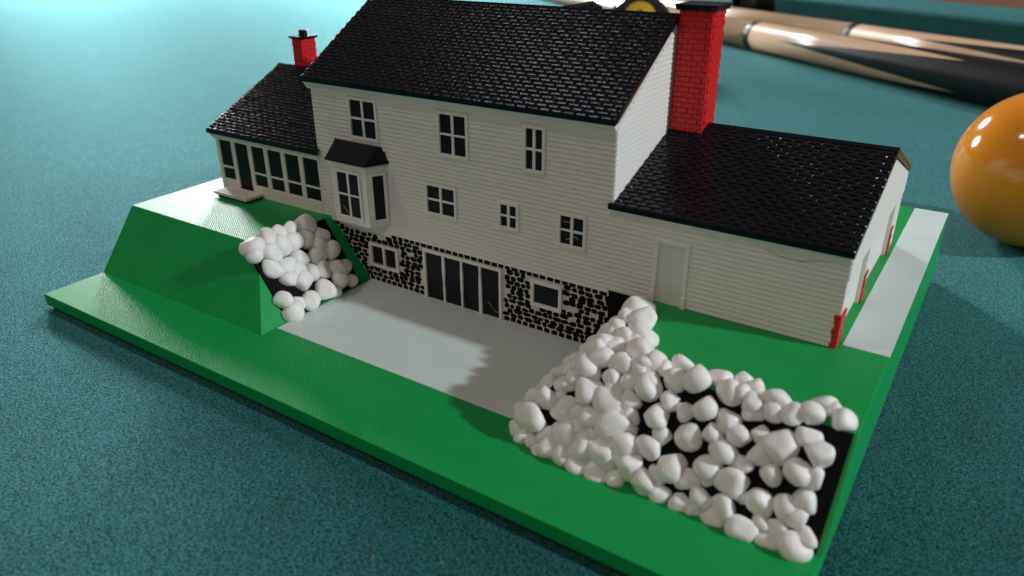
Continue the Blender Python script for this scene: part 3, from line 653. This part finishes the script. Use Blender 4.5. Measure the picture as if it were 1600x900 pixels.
# the number spot: a spherical cap and the figure, inlaid in the ball
dirv = (CAM - Vector((-30, 442, ZF+RB))).normalized(); dirv = (dirv + Vector((0.02, 0.0, 0.50))).normalized()
zx = Vector((0, 0, 1)); ax = zx.cross(dirv).normalized(); ay = dirv.cross(ax)
def cap_mesh(rad0, rad1, lift, cx=0.0, cy=0.0, n=40, k=6):
    mb = MB()
    for j in range(k+1):
        r = rad0+(rad1-rad0)*j/k
        for i in range(n):
            a = 6.2832*i/n; x, y = cx+r*math.cos(a), cy+r*math.sin(a)
            h = math.sqrt(max(0, (RB+lift)**2-x*x-y*y)); p = ax*x+ay*y+dirv*h; mb.V.append(tuple(p))
    for j in range(k):
        for i in range(n): mb.F.append((j*n+i, j*n+(i+1) % n, (j+1)*n+(i+1) % n, (j+1)*n+i))
    return mb
YS = ball_mat('yellowed_spot', (0.62, 0.40, 0.04))[0]
cap_mesh(0.05, 12.5, 0.03).build('number_spot', YS, eb, smooth=True)
NB = m8
mb = cap_mesh(1.15, 2.5, 0.06, 0, 2.05, 28, 2); m2 = cap_mesh(1.3, 2.9, 0.06, 0, -2.3, 28, 2); mb.add(m2.V, m2.F); mb.build('figure_eight', NB, eb, smooth=True)

# ---------------------------------------------------------------- cues
def cue_mat(name, pts, s0, s1, nphase):
    """maple forearm with black spliced points; local x runs towards the butt"""
    m, N, L, b, tc, mx = wood(name, (0.70, 0.46, 0.29), 0.3, (0.08, 1, 1))
    sep = node(N, 'ShaderNodeSeparateXYZ'); L.new(tc.outputs['Object'], sep.inputs[0])
    at = node(N, 'ShaderNodeMath', operation='ARCTAN2'); L.new(sep.outputs[1], at.inputs[0]); L.new(sep.outputs[2], at.inputs[1])
    sc = node(N, 'ShaderNodeMath', operation='MULTIPLY_ADD'); sc.inputs[1].default_value = pts/(2*math.pi); sc.inputs[2].default_value = nphase; L.new(at.outputs[0], sc.inputs[0])
    pp = node(N, 'ShaderNodeMath', operation='PINGPONG'); pp.inputs[1].default_value = 0.5; L.new(sc.outputs[0], pp.inputs[0])
    th = node(N, 'ShaderNodeMath', operation='MULTIPLY_ADD'); th.inputs[1].default_value = 2*(s1-s0)*MM; th.inputs[2].default_value = s0*MM; L.new(pp.outputs[0], th.inputs[0])
    gt = node(N, 'ShaderNodeMath', operation='GREATER_THAN'); L.new(sep.outputs[0], gt.inputs[0]); L.new(th.outputs[0], gt.inputs[1])
    m2 = node(N, 'ShaderNodeMix', data_type='RGBA'); m2.inputs[7].default_value = (0.010, 0.009, 0.010, 1)
    L.new(gt.outputs[0], m2.inputs[0]); L.new(mx.outputs[2], m2.inputs[6]); L.new(m2.outputs[2], b.inputs['Base Color'])
    return m
def lathe(rs, n=40):
    mb = MB()
    for (s, r) in rs:
        for i in range(n): a = 6.2832*i/n; mb.V.append((s, r*math.sin(a), r*math.cos(a)))
    for j in range(len(rs)-1):
        for i in range(n): mb.F.append((j*n+i, j*n+(i+1) % n, (j+1)*n+(i+1) % n, (j+1)*n+i))
    mb.F.append(tuple(range(n))); mb.F.append(tuple(range((len(rs)-1)*n, len(rs)*n)))
    return mb
DARK = plastic('black_lacquer', (0.010, 0.009, 0.011), 0.4, None, 0, lump=0.0, vary=0.02)
LEATH = plastic('blue_tip', (0.05, 0.12, 0.22), 0.8)
def cue(p_ring, dirn, off, label, phase, s0, s1):
    """p_ring: point on the cloth under the black ring; dirn: towards the butt"""
    rad = lambda s: max(6.2, 12.5 + s*0.0085) if s > -720 else 6.2
    d = Vector((dirn[0], dirn[1], 0)).normalized(); nn = Vector((-d.y, d.x, 0))
    p = Vector((p_ring[0], p_ring[1], ZF)) + nn*off
    tilt = math.atan(0.0085)
    root = empty('pool_cue', (p.x, p.y, ZF+rad(0)))
    root.rotation_euler = (0, -tilt*-1*0 , math.atan2(d.y, d.x)); root.rotation_euler.y = -tilt
    tag(root, label, 'pool cue', 'two pool cues lying side by side')
    m = cue_mat('cue_wood', 4, s0, s1, phase)
    lathe([(s, rad(s)) for s in (-3.2, 3.2)]) if False else None
    lathe([(2.4, rad(2)), (100, rad(100)), (200, rad(200)), (330, rad(330)), (480, 15.2)]).build('butt', m, root, smooth=True)
    lathe([(-4.4, rad(0)+0.12), (-3.9, rad(0)+0.2), (3.9, rad(0)+0.2), (4.4, rad(0)+0.12)]).build('joint_ring', DARK, root, smooth=True)
    lathe([(-900, 6.2), (-700, 6.5), (-400, 9.0), (-200, 10.8), (-2.4, rad(0))]).build('shaft', wood('cue_shaft', (0.72, 0.50, 0.33), 0.3, (0.08, 1, 1))[0], root, smooth=True)
    lathe([(-925, 6.1), (-900.1, 6.25)]).build('ferrule', TRIM, root, smooth=True)
    lathe([(-931, 4.8), (-929, 5.9), (-925.1, 6.1)]).build('tip', LEATH, root, smooth=True)
    lathe([(480.1, 15.2), (505, 15.2), (510, 13.5)]).build('bumper', DARK, root, smooth=True)
    return root
cue((27, 582), (0.794, -0.608), 0, 'wooden pool cue nearer the model, its black ring beside the tall chimney', 0.89, 50, 238)
cue((27+0.794*45, 582-0.608*45), (0.794, -0.608), 74, 'wooden pool cue lying behind the other, next to the table cushion', 0.5, 75, 330)

# ---------------------------------------------------------------- lint on the cloth
lt = MB(); rnd = random.Random(21)
def fibre(x, y, ln, w, a, arch):
    n = 5; c_, s_ = math.cos(a), math.sin(a); bend = rnd.uniform(-.6, .6)
    k = len(lt.V)
    for i in range(n+1):
        t = i/n-0.5; px = x+c_*ln*t - s_*bend*ln*(t*t); py = y+s_*ln*t + c_*bend*ln*(t*t); z = ZF+0.12+arch*(1-4*t*t)
        for (du, dz) in ((-w, 0), (0, w*1.4), (w, 0)): lt.V.append((px-s_*du, py+c_*du, z+dz))
    for i in range(n):
        for j in range(3): lt.F.append((k+3*i+j, k+3*i+(j+1) % 3, k+3*i+3+(j+1) % 3, k+3*i+3+j))
for _ in range(420):
    x, y = rnd.uniform(-60, 330), rnd.uniform(-140, 240)
    if -2 < x < 237 and -67 < y < 113: continue
    fibre(x, y, rnd.uniform(0.6, 2.4), rnd.uniform(0.02, 0.05), rnd.uniform(0, 6.28), rnd.uniform(0, 0.35))
for (x, y) in [(51.8, -91.9), (52.6, -93.1), (68.8, -76.9), (99.7, -87.1), (87.7, -89.4), (66.2, -87.4), (173.5, -80.9), (138.3, -93.7), (161.3, -87.5), (240.4, 140.1), (246.5, 139.1), (252.3, 139.5), (246.2, 44.7), (257.2, -6.1), (239.4, 27.7), (47.0, -95.3), (259.8, 29.4), (110.9, 364.3), (-36.4, 53.8), (-60.0, 20.0)]:
    for _ in range(rnd.choice((1, 1, 2))): fibre(x+rnd.uniform(-.5, .5), y+rnd.uniform(-.5, .5), rnd.uniform(0.6, 1.9), rnd.uniform(0.04, 0.10), rnd.uniform(0, 6.28), rnd.uniform(0.05, 0.35))
LINT = plastic('lint', (0.30, 0.29, 0.26), 0.8)
o = lt.build('lint', LINT); o['kind'] = 'stuff'
